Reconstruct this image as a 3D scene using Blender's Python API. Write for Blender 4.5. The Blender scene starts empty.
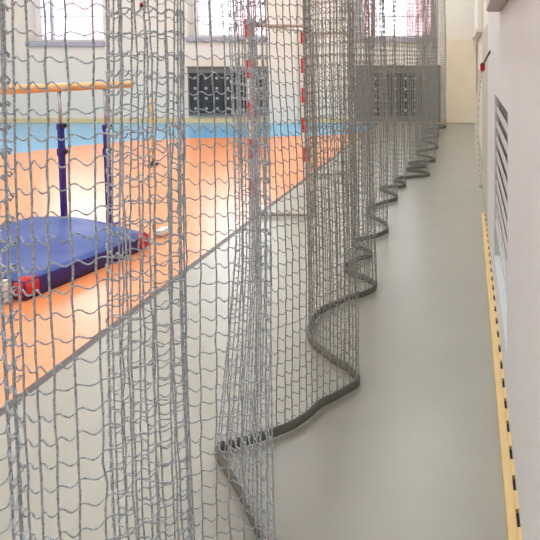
import bpy, bmesh, math, random
import numpy as np
from mathutils import Vector
random.seed(4); rng = np.random.default_rng(7)
S = bpy.context.scene
COL = S.collection
# ---------------------------------------------------------------- camera
F, PX, P, H = 450.0, 468.0, math.radians(2.5), 1.5
PY = 55.0 + F * math.tan(P)
CP, SP = math.cos(P), math.sin(P)
cam = bpy.data.cameras.new('camera'); co = bpy.data.objects.new('camera', cam); COL.objects.link(co)
co.location = (0, 0, H); co.rotation_euler = (math.pi/2 - P, 0, 0)
cam.sensor_width = 36; cam.lens = 36 * F / 540
cam.shift_x = (270 - PX) / 540; cam.shift_y = -(270 - PY) / 540
cam.clip_start = .02
S.camera = co
def ray(px, py):
    a = (px - PX) / F; k = (PY - py) / F
    return a, CP + k * SP, -SP + k * CP
def at_z(px, py, z=0.0):                      # the point of height z seen at a photo position
    a, b, c = ray(px, py); t = (z - H) / c
    return Vector((a*t, b*t, z))
def at_y(px, py, y):
    a, b, c = ray(px, py); t = y / b
    return Vector((a*t, y, H + c*t))
# ---------------------------------------------------------------- materials
def lin(r, g, b):
    f = lambda v: (v/255/12.92 if v/255 <= .04045 else ((v/255 + .055)/1.055)**2.4)
    return (f(r), f(g), f(b), 1)
def mat(name, rgb, rough=.6, noise=0.0, scale=20, bump=0.0, bscale=None, metal=0, spec=.5, stretch=None, rgb2=None):
    m = bpy.data.materials.new(name); m.use_nodes = True
    nt = m.node_tree; b = nt.nodes['Principled BSDF']
    b.inputs['Roughness'].default_value = rough; b.inputs['Metallic'].default_value = metal
    b.inputs['Specular IOR Level'].default_value = spec
    c = lin(*rgb); b.inputs['Base Color'].default_value = c
    tc = nt.nodes.new('ShaderNodeTexCoord'); mp = nt.nodes.new('ShaderNodeMapping')
    nt.links.new(tc.outputs['Object'], mp.inputs['Vector'])
    if stretch: mp.inputs['Scale'].default_value = stretch
    if noise or rgb2:
        n = nt.nodes.new('ShaderNodeTexNoise'); n.inputs['Scale'].default_value = scale; n.inputs['Detail'].default_value = 4
        nt.links.new(mp.outputs['Vector'], n.inputs['Vector'])
        r = nt.nodes.new('ShaderNodeValToRGB')
        r.color_ramp.elements[0].position = .3; r.color_ramp.elements[1].position = .7
        lo = lin(*rgb2) if rgb2 else tuple(v*(1-noise) for v in c[:3]) + (1,)
        r.color_ramp.elements[0].color = lo
        r.color_ramp.elements[1].color = c if rgb2 else tuple(min(1, v*(1+noise)) for v in c[:3]) + (1,)
        nt.links.new(n.outputs['Fac'], r.inputs['Fac']); nt.links.new(r.outputs['Color'], b.inputs['Base Color'])
    if bump:
        n2 = nt.nodes.new('ShaderNodeTexNoise'); n2.inputs['Scale'].default_value = bscale or scale; n2.inputs['Detail'].default_value = 3
        nt.links.new(mp.outputs['Vector'], n2.inputs['Vector'])
        bp = nt.nodes.new('ShaderNodeBump'); bp.inputs['Strength'].default_value = bump; bp.inputs['Distance'].default_value = .01
        nt.links.new(n2.outputs['Fac'], bp.inputs['Height']); nt.links.new(bp.outputs['Normal'], b.inputs['Normal'])
    return m
M = dict(
    cream=mat('cream_plaster', (231,229,219), .7, .02, 3, .05, 40),
    warm=mat('warm_cream_plaster', (238,226,202), .7, .02, 3, .05, 40),
    white=mat('white_plaster', (216,220,221), .65, .02, 2.5, .08, 30),
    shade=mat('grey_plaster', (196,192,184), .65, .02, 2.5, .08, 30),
    orange=mat('orange_sport_floor', (236,150,96), .26, .03, 5, .02, 300, spec=.95),
    blue_floor=mat('light_blue_sport_floor', (108,180,222), .26, .03, 5, .02, 300, spec=.95),
    grey_floor=mat('pale_grey_sport_floor', (160,159,148), .30, .03, 4, .03, 300),
    seam=mat('dark_floor_strip', (84,78,76), .5, .05, 30),
    skirt=mat('cream_skirting', (226,208,160), .5, .04, 8, .02),
    wood_strip=mat('yellow_wood', (220,190,132), .5, .06, 14, .03, stretch=(6,.6,6)),
    dark=mat('dark_gap', (62,48,40), .8, .1, 40),
    whitetrim=mat('white_skirting', (226,220,208), .5, .03, 10),
    net=mat('grey_polyester_cord', (208,217,224), .5, .0, 200, .15, 300, spec=.5, rgb2=(124,134,142)),
    net_far=mat('shaded_grey_polyester_cord', (172,174,169), .55, .0, 200, .15, 300, spec=.4, rgb2=(108,110,106)),  # same cord; far folds' weaker light painted in as a darker colour
    hem=mat('grey_webbing', (108,106,97), .75, .12, 160, .25, 500),
    mat_top=mat('blue_vinyl', (48,76,146), .4, .05, 9, .18, 7, spec=.3),
    mat_side=mat('dark_blue_vinyl', (56,44,120), .4, .05, 12, .08, 14),
    red=mat('red_vinyl', (212,34,40), .4, .06, 14),
    post_blue=mat('blue_powder_coat', (38,46,140), .35, .04, 20),
    steel=mat('galvanised_steel', (172,176,178), .32, .06, 40, metal=.7),
    black=mat('black_plastic', (24,24,26), .45, .1, 30),
    beech=mat('beech_wood', (230,196,140), .45, 0, 6, .03, 30, stretch=(1.2,1.2,14), rgb2=(208,166,108)),
    paint_white=mat('white_paint', (232,229,224), .4, .03, 20),
    paint_red=mat('red_paint', (214,28,38), .4, .04, 20),
    tube=mat('grey_beige_tube', (176,170,158), .4, .04, 20, metal=.3),
    yellow=mat('yellow_plastic', (236,200,70), .4, .04, 20),
    frame=mat('window_frame_lavender_white', (232,232,238), .45, .02, 10),
    sill=mat('grey_sill', (176,178,192), .5, .04, 10),
    panel_frame=mat('grey_radiator_frame', (120,123,119), .45, .04, 12),
    slat=mat('grille_slat_grey', (206,204,204), .4, .03, 15),
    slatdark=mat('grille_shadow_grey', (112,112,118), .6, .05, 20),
    ledge=mat('mauve_grey_box', (190,180,180), .55, .03, 8),
    red_box=mat('dark_red_plastic', (176,30,34), .4, .05, 20),
    facade=mat('pale_pink_render', (206,158,168), .8, .04, 2),
    glint=mat('pale_perforation', (176,184,186), .5, .04, 20),
    perf=mat('dark_perforated_sheet', (52,58,62), .5, .1, 12),
)
def glass():
    m = bpy.data.materials.new('window_glass'); m.use_nodes = True
    nt = m.node_tree; nt.nodes.clear()
    o = nt.nodes.new('ShaderNodeOutputMaterial'); mx = nt.nodes.new('ShaderNodeMixShader')
    t = nt.nodes.new('ShaderNodeBsdfTransparent'); g = nt.nodes.new('ShaderNodeBsdfGlossy'); fr = nt.nodes.new('ShaderNodeFresnel')
    g.inputs['Roughness'].default_value = .02; fr.inputs['IOR'].default_value = 1.3
    nt.links.new(fr.outputs[0], mx.inputs[0]); nt.links.new(t.outputs[0], mx.inputs[1]); nt.links.new(g.outputs[0], mx.inputs[2])
    nt.links.new(mx.outputs[0], o.inputs[0])
    return m
M['glass'] = glass()
# ---------------------------------------------------------------- mesh helpers
def link(name, bm, m, parent=None, smooth=False, origin=None):
    me = bpy.data.meshes.new(name)
    bmesh.ops.recalc_face_normals(bm, faces=bm.faces[:])
    if origin is not None:
        bmesh.ops.translate(bm, verts=bm.verts[:], vec=-Vector(origin))
    bm.to_mesh(me); bm.free()
    for mm in (m if isinstance(m, (list, tuple)) else [m]): me.materials.append(M[mm])
    if smooth:
        for p in me.polygons: p.use_smooth = True
    o = bpy.data.objects.new(name, me); COL.objects.link(o)
    if origin is not None: o.location = origin
    if parent is not None:
        o.parent = parent
        o.location = Vector(origin or (0,0,0)) - WORLD[parent.name]
    WORLD[o.name] = Vector(origin or (0,0,0))
    return o
WORLD = {}
def thing(name, loc, label, cat, group=None):
    o = bpy.data.objects.new(name, None); COL.objects.link(o); o.location = loc; o.empty_display_size = .1
    WORLD[o.name] = Vector(loc)
    return tag(o, label, cat, group)
def tag(o, label, cat, group=None):
    o['label'] = label; o['category'] = cat
    if group: o['group'] = group
    return o
def struct(name, bm, m, parent=None, smooth=False):
    o = link(name, bm, m, parent, smooth); o['kind'] = 'structure'; return o
def box(bm, x0, x1, y0, y1, z0, z1, bevel=0, mi=0):
    b = bmesh.new(); bmesh.ops.create_cube(b, size=1)
    for v in b.verts:
        v.co = Vector(((x0+x1)/2 + v.co.x*(x1-x0), (y0+y1)/2 + v.co.y*(y1-y0), (z0+z1)/2 + v.co.z*(z1-z0)))
    if bevel: bmesh.ops.bevel(b, geom=b.edges[:], offset=bevel, segments=2, affect='EDGES')
    for f in b.faces: f.material_index = mi
    merge(bm, b)
def merge(bm, b, mtx=None):
    if mtx is not None: bmesh.ops.transform(b, matrix=mtx, verts=b.verts[:])
    me = bpy.data.meshes.new('temporary'); b.to_mesh(me); b.free(); bm.from_mesh(me); bpy.data.meshes.remove(me)
def tube(bm, pts, r, n=12, caps=True, mi=0):
    pts = [Vector(p) for p in pts]; rs = r if isinstance(r, (list, tuple)) else [r]*len(pts)
    rings = []; up = None
    for i, p in enumerate(pts):
        t = (pts[min(i+1, len(pts)-1)] - pts[max(i-1, 0)]).normalized()
        if up is None: up = Vector((0,0,1)) if abs(t.z) < .9 else Vector((1,0,0))
        u = (up - t*up.dot(t)).normalized(); w = t.cross(u); up = u
        rings.append([bm.verts.new(p + rs[i]*(math.cos(a)*u + math.sin(a)*w)) for a in [2*math.pi*k/n for k in range(n)]])
    for a, b in zip(rings, rings[1:]):
        for k in range(n):
            f = bm.faces.new((a[k], a[(k+1)%n], b[(k+1)%n], b[k])); f.material_index = mi; f.smooth = True
    if caps:
        for q in (rings[0], rings[-1]):
            f = bm.faces.new(q); f.material_index = mi
def lathe(bm, c, prof, n=20, mi=0):
    c = Vector(c); rings = []
    for r, z in prof:
        rings.append([bm.verts.new(c + Vector((r*math.cos(2*math.pi*k/n), r*math.sin(2*math.pi*k/n), z))) for k in range(n)])
    for a, b in zip(rings, rings[1:]):
        for k in range(n):
            f = bm.faces.new((a[k], a[(k+1)%n], b[(k+1)%n], b[k])); f.material_index = mi
    bm.faces.new(rings[0]); bm.faces.new(rings[-1])
def arc(c, u, w, r, a0, a1, n=8):
    return [Vector(c) + r*(math.cos(a0+(a1-a0)*i/n)*Vector(u) + math.sin(a0+(a1-a0)*i/n)*Vector(w)) for i in range(n+1)]
# ---------------------------------------------------------------- room shell
YB, XL, XR, YF, ZC = 9.9, -11.5, .165, -2.0, 5.6
# floor: blue border, orange court, dark strip, pale grey run-off, one mesh with shared edges
bd0, bd1 = at_z(0, 408), at_z(294, 186)
def bound(y):                                  # court edge as a straight line across the plan
    t = (y - bd0.y) / (bd1.y - bd0.y); return bd0.x + t*(bd1.x - bd0.x)
edge = [at_z(*p) for p in [(-60,165),(0,155.5),(40,150),(80,145.5),(130,141),(180,138.5),(250,137.2),(310,135.8)]]
floor = bmesh.new()
def poly(pts, mi):
    f = floor.faces.new([floor.verts.new((p[0], p[1], 0)) for p in pts]); f.material_index = mi
BW = .05
yq = 8.55
edge.append(Vector((bound(yq), yq, 0)))
left0 = Vector((XL, edge[0].y - .35, 0))
poly([(XL, YF), (bound(YF), YF), (bound(yq), yq)] + [(p.x, p.y) for p in reversed(edge[:-1])] + [(left0.x, left0.y)], 0)
poly([(left0.x, left0.y)] + [(p.x, p.y) for p in edge] + [(bound(YB), YB), (XL, YB)], 1)
poly([(bound(YF), YF), (bound(YF)+BW, YF), (bound(YB)+BW, YB), (bound(YB), YB)], 2)
poly([(bound(YF)+BW, YF), (.6, YF), (.6, YB), (bound(YB)+BW, YB)], 3)
struct('floor', floor, ['orange', 'blue_floor', 'seam', 'grey_floor'])
b = bmesh.new(); box(b, XL, .6, YF, YB+.3, ZC, ZC+.1); struct('ceiling', b, 'cream')
b = bmesh.new(); box(b, XL-.1, XL, YF, YB+.3, 0, ZC); struct('wall_left', b, 'cream')
b = bmesh.new(); box(b, XL, .6, YF-.1, YF, 0, ZC); struct('wall_front', b, 'cream')
# back wall with three window openings
def bx(px): return at_y(px, 60, YB).x
def bz(py): return at_y(300, py, YB).z
wins = [(bx(28), bx(104), bz(41.5)), (bx(188), bx(268), bz(37)), (bx(356), bx(436), bz(38))]
ZT = 4.9
def wall_holes(name, m):
    b = bmesh.new(); xs = XL
    for x0, x1, z0 in wins:
        box(b, xs, x0, YB, YB+.3, 0, ZC); box(b, x0, x1, YB, YB+.3, 0, z0); box(b, x0, x1, YB, YB+.3, ZT, ZC); xs = x1
    box(b, xs, .6, YB, YB+.3, 0, ZC)
    return struct(name, b, m)
wall_holes('wall_back', 'cream')
for i, (x0, x1, z0) in enumerate(wins):
    b = bmesh.new(); y0, y1 = YB+.2, YB+.27; w = .13
    box(b, x0, x0+w, y0, y1, z0, ZT, .008); box(b, x1-w, x1, y0, y1, z0, ZT, .008)
    box(b, x0+w, x1-w, y0, y1, z0, z0+.06, .008); box(b, x0+w, x1-w, y0, y1, ZT-w, ZT, .008)
    mx = x0 + .36 if i != 1 else x0 + .38
    wf = struct('window_%d' % (i+1), b, 'frame')
    b = bmesh.new(); box(b, mx-.03, mx+.03, y0-.01, y1-.01, z0+.06, ZT-w, .006)
    box(b, x0+w, x1-w, y0-.005, y1-.015, 2.35, 2.37); struct('window_muntin', b, 'sill', wf)
    b = bmesh.new(); box(b, x0+w-.01, x1-w+.01, YB+.235, YB+.24, z0+.05, ZT-w+.01); struct('pane', b, 'glass', wf)
    b = bmesh.new(); box(b, x0-.02, x1+.04, YB-.05, YB+.2, z0-.11, z0, .012); struct('window_sill', b, 'sill', wf)
# pilaster, thicker lower wall at the right end
b = bmesh.new(); box(b, bx(271), bx(299), YB-.14, YB, 0, ZC, .012); struct('wall_back_pilaster', b, 'cream')
b = bmesh.new(); box(b, at_y(447,80,YB-.1).x, .19, YB-.1, YB, 0, bz(39.5), .015); struct('wall_back_lower', b, 'warm')
b = bmesh.new(); box(b, XL, bx(270), YB-.03, YB, 0, .11, .008); box(b, bx(300), bx(446), YB-.03, YB, 0, .11, .008)
struct('baseboard_back', b, 'skirt')
# right wall: thick near part with a recess, then a stepped far part
R0, R1, RZ0, RZ1, Y2 = 1.86, 2.78, .24, 1.262, 3.75
b = bmesh.new()
box(b, XR, .6, YF, R0, 0, ZC); box(b, XR, .6, R1, Y2, 0, ZC)
box(b, XR, .6, R0, R1, 0, RZ0); box(b, XR, .6, R0, R1, RZ1, ZC); box(b, XR+.16, .6, R0, R1, RZ0, RZ1)
struct('wall_right', b, 'white')
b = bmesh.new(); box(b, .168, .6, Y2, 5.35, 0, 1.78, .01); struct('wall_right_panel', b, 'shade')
b = bmesh.new(); box(b, .205, .6, Y2, YB, 0, ZC); struct('wall_right_far', b, 'cream')
b = bmesh.new(); box(b, .13, .205, 6.1, 9.7, 1.86, 3.6, .01); box(b, .11, .205, 6.05, 9.7, 1.81, 1.86, .006); box(b, .09, .205, 8.0, 9.7, 1.83, 1.86, .006)
struct('trim_1', b, 'cream')
b = bmesh.new(); box(b, at_y(486,12,2.34).x, XR, -1.0, 2.34, at_y(486,12,2.34).z, at_y(486,12,2.34).z+.3, .006); struct('trim_2', b, 'ledge')
# slotted skirting along the right wall
def skirting(name, xw, y0, y1, m, wid=.041, hgt=.03):
    b = bmesh.new(); box(b, xw-wid, xw-.011, y0, y1, 0, hgt, .003)
    y = y0
    while y < y1:
        box(b, xw-.0112, xw, y, min(y+.062, y1), 0, hgt); y += .118
    o = struct(name, b, m)
    b = bmesh.new(); box(b, xw-.011, xw-.0005, y0, y1, 0, hgt*.5); struct('skirting_gap', b, 'dark', o)
    return o
skirting('baseboard_right', XR, -1.2, 4.14, 'wood_strip')
# ---------------------------------------------------------------- louvred grille in the recess
g = thing('wall_grille', (XR+.06, (R0+R1)/2, RZ0), 'grey horizontal louvre grille set in a recess of the white right wall', 'grille')
b = bmesh.new()
box(b, XR+.012, XR+.04, R0, R0+.006, .46, RZ1, .003); box(b, XR+.012, XR+.04, R1-.006, R1, .46, RZ1, .003)
box(b, XR+.006, XR+.04, R0, R1, .44, .475, .003); link('grille_frame', b, 'slat', g)
b = bmesh.new(); z = .49
while z < RZ1-.08:
    q = bmesh.new(); box(q, -.017, .017, R0+.001, R1-.001, -.003, .003, .001)
    from mathutils import Matrix
    merge(b, q, Matrix.Translation((XR+.014, 0, z+.03)) @ Matrix.Rotation(math.radians(-86), 4, 'Y')); z += .092
link('grille_slats', b, 'slat', g)
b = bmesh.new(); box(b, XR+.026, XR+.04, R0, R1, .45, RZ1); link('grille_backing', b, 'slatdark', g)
# ---------------------------------------------------------------- strap hanging from a hook on the right wall
vy = 3.6
cl = at_y(482.6, 66.5, vy)
t = thing('hanging_strap', (XR, vy-.1, cl.z), 'white perforated strap with red clip hanging from a black hook on the right wall', 'strap')
he = at_y(490.5, 51, 3.32); he.x = min(he.x, XR-.001)
b = bmesh.new(); tube(b, [cl+Vector((.002,0,.01)), cl.lerp(he, .5)+Vector((0,0,.004)), he, he+Vector((.004,0,0))], [.006,.007,.008,.012], 8); link('hook', b, 'black', t)
b = bmesh.new(); box(b, cl.x-.019, cl.x+.019, vy-.014, vy+.014, cl.z-.04, cl.z+.032, .009); link('clip', b, 'red_box', t)
b = bmesh.new(); pts = [at_y(px, py, vy) for px, py in [(481.6,70),(479.6,84),(478,104),(476.8,128),(476.6,146),(477.8,163),(479.6,178),(480.6,186)]]
fine = []
for k in range(len(pts)-1):
    for u in range(6): fine.append(pts[k].lerp(pts[k+1], u/6))
fine.append(pts[-1]); prev = None
for p in fine:
    ring = [b.verts.new(p+Vector(d)) for d in ((-.017,-.002,0),(.013,-.002,0),(.013,.004,0),(-.017,.004,0))]
    if prev:
        for k in range(4): b.faces.new((prev[k], prev[(k+1)%4], ring[(k+1)%4], ring[k]))
    else: b.faces.new(ring)
    prev = ring
b.faces.new(prev)
for k in range(1, len(fine)-1, 2):
    p = fine[k]; box(b, p.x+.005, p.x+.0085, p.y-.0035, p.y-.001, p.z-.007, p.z+.007, 0, 1)
st = link('strap', b, ['whitetrim', 'dark'], t)
b = bmesh.new(); p = fine[-1]; box(b, p.x-.012, p.x+.012, p.y-.006, p.y+.008, p.z-.014, p.z+.008, .003); link('strap_end', b, 'tube', st)
# ---------------------------------------------------------------- radiator covers below the windows
def radiator(px0, px1, py0, py1, label, pad):
    x0, x1 = bx(px0), bx(px1); z1, z0 = bz(py0), bz(py1)
    t = thing('radiator_cover', ((x0+x1)/2, YB, z0), label, 'radiator cover', 'radiator covers below the windows')
    pl, pr, pt, pb = pad
    b = bmesh.new(); y0, y1 = YB-.07, YB-.001
    box(b, x0, x0+pl, y0, y1, z0, z1, .006); box(b, x1-pr, x1, y0, y1, z0, z1, .006)
    box(b, x0+pl, x1-pr, y0, y1, z1-pt, z1, .006); box(b, x0+pl, x1-pr, y0, y1, z0, z0+pb, .006)
    link('cover_frame', b, 'panel_frame', t)
    b = bmesh.new(); box(b, x0+pl, x1-pr, YB-.05, YB-.03, z0+pb, z1-pt)
    ax, az = x1-pr-x0-pl, z1-pt-z0-pb
    nx = max(3, round(ax/.225)); nz = 4
    for i in range(nx):
        for j in range(nz):
            cx, cz = x0+pl+(i+.5)*ax/nx, z0+pb+(j+.5)*az/nz
            box(b, cx-.028, cx+.028, YB-.056, YB-.05, cz-.028, cz+.028, .002, 1)
    for i in range(1, nx): box(b, x0+pl+i*ax/nx-.012, x0+pl+i*ax/nx+.012, YB-.062, YB-.05, z0+pb, z1-pt, .002, 0)
    link('perforated_panel', b, ['perf', 'glint'], t)
    b = bmesh.new(); box(b, x0-.02, x1+.02, YB-.1, YB-.001, z1, z1+.025, .006); link('cover_top', b, 'panel_frame', t)
radiator(189, 268, 67.5, 115.5, 'dark perforated radiator cover with grey frame below the middle window', (.03, .03, .12, .05))
radiator(356, 440, 66.5, 121, 'grey framed dark radiator cover behind the far folds of the net', (.33, .22, .14, .12))
# ---------------------------------------------------------------- small red box high on the back wall
p = at_y(142.5, 6, YB-.03)
t = thing('alarm_box', (p.x, YB, p.z-.07), 'small red alarm box high on the cream back wall between windows', 'alarm')
b = bmesh.new(); box(b, p.x-.05, p.x+.05, YB-.06, YB-.001, p.z-.07, p.z+.07, .012); link('alarm_housing', b, 'red_box', t)
b = bmesh.new(); tube(b, [(p.x, YB-.06, p.z), (p.x, YB-.075, p.z)], .028, 14); link('alarm_button', b, 'black', t)
# ---------------------------------------------------------------- blue mat with red corners
A = at_z(24, 281, .125); B = at_z(147, 232.5, .125); D = at_z(29, 217, .125)
A.z = B.z = D.z = 0
e1 = (B-A); L1 = e1.length; e1.normalize(); e2 = Vector((-e1.y, e1.x, 0)); L2 = (D-B).dot(e2)
n1, n2 = 26, 40; TH = .125
def mat_top_z(u, v):
    return TH + .035*math.sin(math.pi*u)*math.sin(math.pi*v)**.7*0 + .055*math.sin(math.pi*v)**.9*(0.15+.85*u) + .004*math.sin(9*u+7*v)
mt = thing('gym_mat', tuple(A), 'blue vinyl gym mat with red corners lying on the orange floor', 'mat')
mw = WORLD[mt.name]
def mp(u, v, z, inset=0):
    # rounded-corner rectangle
    return A + e1*(u*L1) + e2*(v*L2) + Vector((0,0,z))
b = bmesh.new(); g_ = [[b.verts.new(mp(i/n1, j/n2, mat_top_z(i/n1, j/n2) - (.012 if i in (0,n1) or j in (0,n2) else 0))) for j in range(n2+1)] for i in range(n1+1)]
for i in range(n1):
    for j in range(n2): b.faces.new((g_[i][j], g_[i+1][j], g_[i+1][j+1], g_[i][j+1]))
link('mat_cover', b, 'mat_top', mt, True)
b = bmesh.new(); per = [(i/n1, 0) for i in range(n1)] + [(1, j/n2) for j in range(n2)] + [(1-i/n1, 1) for i in range(n1)] + [(0, 1-j/n2) for j in range(n2)]
rings = []
for f_, off in ((1, 0), (.8, .008), (.5, .012), (.2, .008), (0, 0)):
    ring = []
    for u, v in per:
        q = mp(u, v, (mat_top_z(u, v)-.012)*f_)
        c = mp(.5, .5, q.z); d = (q-c).normalized(); ring.append(b.verts.new(q + d*off))
    rings.append(ring)
for r0, r1 in zip(rings, rings[1:]):
    for k in range(len(per)): b.faces.new((r0[k], r0[(k+1)%len(per)], r1[(k+1)%len(per)], r1[k]))
b.faces.new(rings[-1]); link('mat_side', b, 'mat_side', mt, True)
for u, v in ((0,0),(1,0),(1,1),(0,1)):
    b = bmesh.new(); q = bmesh.new(); c = mp(u, v, 0); z1 = mat_top_z(u, v)
    box(q, -.052, .052, -.052, .052, .004, z1+.004, .02)
    inw = (e1*(1 if u == 0 else -1) + e2*(1 if v == 0 else -1))*.036
    merge(b, q, Matrix.Translation(c+inw) @ Matrix.Rotation(math.atan2(e1.y, e1.x), 4, 'Z'))
    k = link('mat_corner', b, 'red', mt, True); k['label'] = 'red vinyl corner'
def block(px0, px1, py, hgt, dep, label):
    a = at_z(px0, py); c = at_z(px1, py)
    t = thing('foam_block', ((a.x+c.x)/2, a.y, 0), label, 'block')
    b = bmesh.new(); box(b, a.x, c.x, a.y, a.y+dep, 0.001, hgt, .015); link('block_body', b, 'paint_white', t)
    b = bmesh.new(); box(b, a.x+.01, c.x-.01, a.y+.01, a.y+dep-.01, hgt, hgt+.004, .001); link('block_cover', b, 'whitetrim', t)
block(152.5, 163, 238, .05, .12, 'small low white block beyond the right corner of the blue mat')
block(-24, 5, 306, .14, .05, 'white block at the left frame edge beside the near mat corner')
# ---------------------------------------------------------------- wooden bar on two blue posts
pb1, pb2 = at_z(64.6, 226), at_z(109.6, 225)
t = thing('gymnastics_bar', tuple((pb1+pb2)/2), 'wooden gymnastics bar on two blue adjustable posts behind the blue mat', 'gymnastics bar')
h1 = at_y(62, 87.4, pb1.y).z; h2 = at_y(106, 85.4, pb2.y).z
def post(p, px, ytop, zr):
    zt = at_y(px, ytop, p.y).z
    b = bmesh.new(); box(b, p.x-.019, p.x+.019, p.y-.019, p.y+.019, .012, zt, .005); po = link('post', b, 'post_blue', t)
    zc = at_y(px, 150, p.y).z
    for z0, z1, w in ((zt-.05, zt+.006, .0225), (zc-.05, zc+.02, .025)):
        b = bmesh.new(); box(b, p.x-w, p.x+w, p.y-w, p.y+w, z0, z1, .006); link('post_collar', b, 'post_blue', po)
    for zz in (zt-.012, zc-.012):
        b = bmesh.new(); tube(b, [(p.x+.02, p.y-.01, zz), (p.x+.03, p.y-.012, zz), (p.x+.032, p.y-.012, zz), (p.x+.055, p.y-.014, zz)], [.008,.009,.019,.018], 12)
        link('locking_knob', b, 'black', po)
    b = bmesh.new(); tube(b, [(p.x, p.y, zt-.1), (p.x, p.y, zr-.03)], .013, 14)
    tube(b, [(p.x, p.y, zr-.035), (p.x, p.y, zr-.012)], [.02, .028], 14); link('inner_tube', b, 'steel', t)
    b = bmesh.new(); box(b, p.x-.05, p.x+.05, p.y-.05, p.y+.05, .0, .014, .004); link('foot_plate', b, 'post_blue', t)
post(pb1, 62, 124, h1); post(pb2, 107, 125, h2)
dr = (Vector((pb2.x, pb2.y, h2)) - Vector((pb1.x, pb1.y, h1)))
r0 = Vector((pb1.x, pb1.y, h1)) - dr*1.9; r1 = Vector((pb2.x, pb2.y, h2)) + dr*.62
b = bmesh.new(); tube(b, [r0, r0+dr*.02, r1-dr*.03, r1], [.04,.046,.03,.02], 16); o = link('wooden_rail', b, 'beech', t)
# ---------------------------------------------------------------- goal with red and white striped posts
g1, g2 = at_z(254, 217), at_z(306, 176)
zt1 = at_y(250, 19, g1.y).z
t = thing('handball_goal', tuple((g1+g2)/2), 'small goal with red and white striped posts standing on the court edge behind net', 'goal')
zt = zt1
def stripes(p):
    b = bmesh.new(); w = .03; z = 0; n = 10; hs = zt/(n-.0)
    for k in range(n):
        z1 = (k+1)*hs
        box(b, p.x-w, p.x+w, p.y-w, p.y+w, k*hs + (.002 if k == 0 else 0), z1, 0, 1 if k % 2 else 0)
    link('goal_post', b, ['paint_white', 'paint_red'], t)
stripes(g1); stripes(g2)
b = bmesh.new(); tube(b, [g1+Vector((0,.03,zt-.03)), g2+Vector((0,-.03,zt-.03))], .024, 10); link('crossbar', b, 'paint_white', t)
dep = at_z(315, 217).x - g1.x
for p in (g1, g2):
    zz = zt - .06; r = .1
    pts = [Vector((p.x+.03, p.y, zz))] + arc((p.x+dep-r, p.y, zz-r), (0,0,1), (1,0,0), r, 0, math.pi/2) + \
          arc((p.x+dep-r*.6, p.y, .026+r*.6), (1,0,0), (0,0,-1), r*.6, 0, math.pi/2) + [Vector((p.x+.03, p.y, .026))]
    b = bmesh.new(); tube(b, pts, .017, 10); sf = link('side_frame', b, 'tube', t)
    for k in range(9):
        b = bmesh.new(); x = p.x + .07 + k*(dep-.2)/8
        tube(b, [(x, p.y, zz-.01), (x+.006, p.y, zz-.03), (x, p.y, zz-.045), (x-.008, p.y, zz-.036)], .006, 6)
        link('net_hook', b, 'paint_white', sf)
# ---------------------------------------------------------------- yellow marker pole
p = at_z(153, 165)
t = thing('marker_pole', tuple(p), 'thin yellow marker pole on a black foot standing on far orange floor', 'pole')
b = bmesh.new(); zt_ = at_y(152, 99, p.y).z; tube(b, [(p.x, p.y, .04), (p.x, p.y, zt_-.02), (p.x, p.y, zt_)], [.012,.012,.006], 10); link('pole', b, 'yellow', t)
b = bmesh.new(); lathe(b, p, [(.065,.001),(.065,.014),(.04,.028),(.02,.045),(.016,.06)], 20); link('pole_foot', b, 'black', t, True)
# ---------------------------------------------------------------- building outside the windows
t = thing('neighbour_building', (-5, 17.5, -1), 'pale pink building seen bright through the windows', 'building')
b = bmesh.new(); box(b, -22, 10, 17.5, 18, -1, 3.9); link('facade', b, 'facade', t)
for k in range(9):
    b = bmesh.new(); x = -20+k*3.3; box(b, x, x+1.1, 17.44, 17.5, 2.2, 3.8, .02); link('facade_window', b, 'frame', t)
# ---------------------------------------------------------------- the net curtain
near = [(x-PX, y) for x, y in [(-160,.66),(-60,.76),(-6,.86),(10,.93),(15,.95),(9,.925),(1,.885),(7,.86),(20,.850),(46,.852),(75,.868),(103,.892),(135,.93),(160,.965),
        (177,1.01),(181,1.075),(183,1.105),(178,1.085),(165,1.065),(140,1.07),(116,1.09),(104,1.125),(105,1.16),(126,1.19),(165,1.225),(205,1.26),(243,1.28),(262,1.285)]]
near = [(a*y/F, y) for a, y in near]
hem = [(277,572),(263,550),(243,505),(226,474),(216,456),(232,450),(275,438),(305,423),(322,408),(345,396),(359,386),(350,375),(328,360),(311,345),(309,331),(320,316),(345,303),
       (368,296),(376,289),(366,282),(350,276),(345,270),(356,263),(371,258),(368,254),(355,249),(354,244),(370,240),(387,234),(385,226),(371,219),(367,213),(378,207),(396,201),(395,197),(382,192),
       (381,189.5),(392,189),(405,188),(404,185),(394,182.5),(400,180),(428,177),(425,174),(407,172),(412,170),(425,168.5),(424,167),(409,165.5),(413,164),(434,162.5),(431,159),(417,156),(420,152.5),(437,149),(434,145),(422,142),
       (427,139.5),(438,137.5),(436,135),(425,132.8),(430,130.5),(445,128.3),(444,126.8),(434,126)]
ctrl = [Vector((x, y, 0)) for x, y in near] + [at_z(*q) for q in hem]
up = {(263,550): 4, (243,505): 15, (226,474): 20, (216,456): 23, (232,450): 15, (275,438): 3}     # the fold stands narrower above the hem
upx = [0.0]*len(near) + [up.get(q, 0)*at_z(*q).y/F for q in hem]
lean = [.026]*11 + [.014]*3 + [.004]*6 + [.008]*8 + [0]*len(hem)
def catmull(pts, n=24):
    out = []
    for i in range(len(pts)-1):
        p0, p1, p2, p3 = pts[max(i-1,0)], pts[i], pts[i+1], pts[min(i+2,len(pts)-1)]
        for k in range(n):
            u = k/n
            out.append(.5*((2*p1) + (p2-p0)*u + (2*p0-5*p1+4*p2-p3)*u*u + (3*p1-p0-3*p2+p3)*u**3))
    out.append(pts[-1]); return np.array([[v.x, v.y] for v in out])
pl = catmull(ctrl)
seg = np.linalg.norm(np.diff(pl, axis=0), axis=1); sl = np.concatenate([[0], np.cumsum(seg)])
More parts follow.
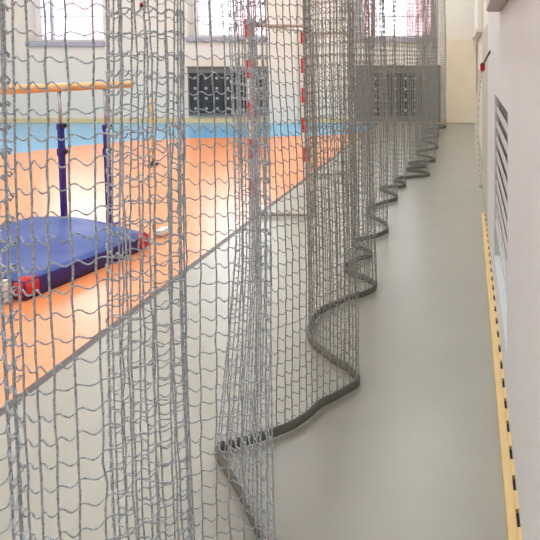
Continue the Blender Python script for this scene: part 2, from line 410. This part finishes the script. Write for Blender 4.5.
par = np.linspace(0, len(ctrl)-1, len(pl)); UPX = np.interp(par, range(len(ctrl)), upx); LEAN = np.interp(par, range(len(ctrl)), lean)
sA = sl[24*11]
CELL = .05; ZTOP, ZHEM = 3.05, .05
SUBH, SUBV = 6, 3
_s = [0.0]
while _s[-1] < sl[-1] - CELL:
    u = _s[-1]; _s.append(u + ((.042 if u < sl[24*16] else .036 if u < sl[24*27] else .046 if u < sl[24*33] else .030 if u < sl[24*52] else .036) if u > sA else (.055 if u < sl[24*6] else .026 + .018*min(1, max(0, (u - sl[24*8])/(sA - sl[24*8]))))))
_s = np.array(_s); NC = len(_s) - 1; NR = int((ZTOP-ZHEM)/CELL)
# straight hanging centre line the folds swing about
cx_s = np.convolve(np.pad(pl[:,0], 60, mode='edge'), np.ones(121)/121, mode='valid')
col_wob = rng.normal(0, .0016, NC+1)
def path(s):
    return np.stack([np.interp(s, sl, pl[:,0]), np.interp(s, sl, pl[:,1])], -1)
def centre(s): return np.interp(s, sl, cx_s)
def surf(s, z):
    """the cloth at arc length s, height z (arrays): folds slightly tighter and wandering towards the top"""
    zz = z/ZTOP
    q = path(s + .018*np.sin(2.1*z + .35*s)*zz)
    k = 1 - .10*zz + .05*np.sin(1.7*z + 1.3*s)*np.minimum(1, 2*zz)
    c = centre(s)
    q[...,0] = c + (q[...,0]-c)*k + .006*np.sin(3.1*z + 2.2*s)
    q[...,1] = q[...,1] + .006*np.sin(2.3*z + 3.7*s)
    q[...,0] += np.interp(s, sl, UPX)*np.clip(z/.8, 0, 1)**.8 - np.interp(s, sl, LEAN)*np.clip(1.5-z, 0, 2)
    sag = .007*np.sin(7*s + .5*z)*np.minimum(1, z/.3) 
    return np.concatenate([q, (z+sag)[...,None]], -1)
def tangent(s):
    d = path(s+.01) - path(s-.01); d /= np.maximum(1e-9, np.linalg.norm(d, axis=-1, keepdims=True))
    return d
RAD = .0022; SIDES = 5
V, Fq = [], []; base = 0
def add_strands(C, ax1, ax2, rad):
    """C: (m, n, 3) centre lines; ax1, ax2: (m, n, 3) ring axes"""
    global base
    m, n, _ = C.shape
    th = 2*np.pi*np.arange(SIDES)/SIDES
    rr = np.broadcast_to(rad, (m, n))[..., None, None]
    ring = C[:,:,None,:] + rr*(np.cos(th)[:,None]*ax1[:,:,None,:] + np.sin(th)[:,None]*ax2[:,:,None,:])
    V.append(ring.reshape(-1, 3))
    idx = base + np.arange(m*n*SIDES).reshape(m, n, SIDES)
    a = idx[:, :-1, :]; b_ = idx[:, 1:, :]
    f = np.stack([a, np.roll(a, -1, 2), np.roll(b_, -1, 2), b_], -1).reshape(-1, 4)
    Fq.append(f); base += m*n*SIDES
# uprights
sv = _s + col_wob
zv = ZHEM - .03 + (ZTOP-ZHEM+.03)*np.arange(NR*SUBV+1)/(NR*SUBV)
SS, ZZ = np.meshgrid(sv, zv, indexing='ij')
kn = rng.normal(0, .0014, (NC+1, NR+1)); knz = rng.normal(0, .0022, (NC+1, NR+1))
rows_f = np.linspace(0, NR, NR*SUBV+1); lo = np.minimum(rows_f.astype(int), NR-1); fr = rows_f-lo
def rowi(K): return K[:, lo]*(1-fr) + K[:, lo+1]*fr
Sx = SS + rowi(kn)
C = surf(Sx, ZZ)
tg = tangent(Sx); T3 = np.concatenate([tg, np.zeros_like(tg[...,:1])], -1); N3 = np.stack([-tg[...,1], tg[...,0], np.zeros_like(tg[...,0])], -1)
tw = np.tile(np.where(np.arange(NR*SUBV+1) % SUBV == 0, 1.22, 1.0), (NC+1, 1))
near_thin = lambda u: .0018 + .0002*np.clip((u-sA)/1.2, 0, 1)
add_strands(C, T3, N3, near_thin(Sx)*tw)
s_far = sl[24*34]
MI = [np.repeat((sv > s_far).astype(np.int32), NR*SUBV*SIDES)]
# courses
sh = np.linspace(0, NC, NC*SUBH+1); lo2 = np.minimum(sh.astype(int), NC-1); fr2 = sh-lo2
zr_ = ZHEM + CELL*np.arange(NR+1)
Zr, _ = np.meshgrid(zr_, sh, indexing='ij')
knr = kn.T; knzr = knz.T
def coli(K): return K[:, lo2]*(1-fr2) + K[:, lo2+1]*fr2
sb = np.interp(sh, np.arange(NC+1), sv)
Sr = sb[None,:] + coli(knr)
amp = .0055*(1 + .35*rng.standard_normal((NR+1, 1)))
wave = amp*np.sin(2*np.pi*fr2)[None,:] - .003*np.sin(np.pi*fr2)[None,:]
C = surf(Sr, Zr)
C[...,2] += wave + coli(knzr)
tg = tangent(Sr); N3 = np.stack([-tg[...,1], tg[...,0], np.zeros_like(tg[...,0])], -1); U3 = np.zeros_like(N3); U3[...,2] = 1
C += N3*(.0025*np.cos(2*np.pi*fr2))[None,:,None]
add_strands(C, U3, N3, near_thin(Sr))
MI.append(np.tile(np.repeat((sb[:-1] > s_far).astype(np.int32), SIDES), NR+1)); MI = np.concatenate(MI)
V = np.concatenate(V); Fq = np.concatenate(Fq)
org = Vector((ctrl[40].x, ctrl[40].y, 0))
nt_ = thing('net_curtain', tuple(org), 'long grey safety net curtain hanging in wavy folds between court and right wall', 'net')
me = bpy.data.meshes.new('netting')
me.vertices.add(len(V)); me.vertices.foreach_set('co', (V - np.array(org)).ravel())
me.loops.add(Fq.size); me.loops.foreach_set('vertex_index', Fq.ravel().astype(np.int32))
me.polygons.add(len(Fq)); me.polygons.foreach_set('loop_start', np.arange(0, Fq.size, 4, dtype=np.int32))
me.polygons.foreach_set('use_smooth', np.ones(len(Fq), bool)) if True else None
me.update(calc_edges=True); me.validate()
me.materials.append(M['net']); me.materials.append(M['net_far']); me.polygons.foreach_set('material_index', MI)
o = bpy.data.objects.new('netting', me); COL.objects.link(o); o.parent = nt_
# weighted hem band along the bottom
sd = np.linspace(0, sl[-1]-.001, int(sl[-1]/.02)); q = path(sd); tg = tangent(sd)
b = bmesh.new(); prof = [(-.004,.004),(-.005,.012),(-.004,.04),(.004,.04),(.006,.012),(.004,.004)]
rings = []
for k in range(len(sd)):
    nx, ny = -tg[k,1], tg[k,0]; w = .003*math.sin(17*sd[k])
    rings.append([b.verts.new((q[k,0]+nx*a, q[k,1]+ny*a, z + (abs(w) if z > .003 else 0))) for a, z in prof])
for r_, r2 in zip(rings, rings[1:]):
    for k in range(6): b.faces.new((r_[k], r_[(k+1)%6], r2[(k+1)%6], r2[k]))
b.faces.new(rings[0]); b.faces.new(rings[-1])
bmesh.ops.translate(b, verts=b.verts[:], vec=-org)
hm = link('hem_band', b, 'hem', None, True); hm.parent = nt_; hm.location = (0,0,0)
# ---------------------------------------------------------------- light
W = bpy.data.worlds.new('world'); S.world = W; W.use_nodes = True
bg = W.node_tree.nodes['Background']; bg.inputs['Color'].default_value = (.95, .97, 1, 1); bg.inputs['Strength'].default_value = 8
def area(name, loc, rot, sx, sy, power, col=(1,1,1)):
    l = bpy.data.lights.new(name, 'AREA'); l.shape = 'RECTANGLE'; l.size = sx; l.size_y = sy; l.energy = power; l.color = col
    o = bpy.data.objects.new(name, l); COL.objects.link(o); o.location = loc; o.rotation_euler = rot
for x in (-9, -6, -3, -.9):
    for y in (.5, 4, 7.6):
        area('ceiling_lamp', (x, y, ZC-.05), (0,0,0), .5, 1.5, 49, (.88, .95, 1))
sun = bpy.data.lights.new('sun', 'SUN'); sun.energy = .5; sun.angle = .02
so = bpy.data.objects.new('sun', sun); COL.objects.link(so); so.rotation_euler = (math.radians(50), 0, 0); so.location = (0, -5, 12)
S.view_settings.view_transform = 'Standard'; S.view_settings.look = 'None'; S.view_settings.exposure = 0; S.view_settings.gamma = 1
S.cycles.max_bounces = 8; S.cycles.diffuse_bounces = 5; S.cycles.transparent_max_bounces = 16
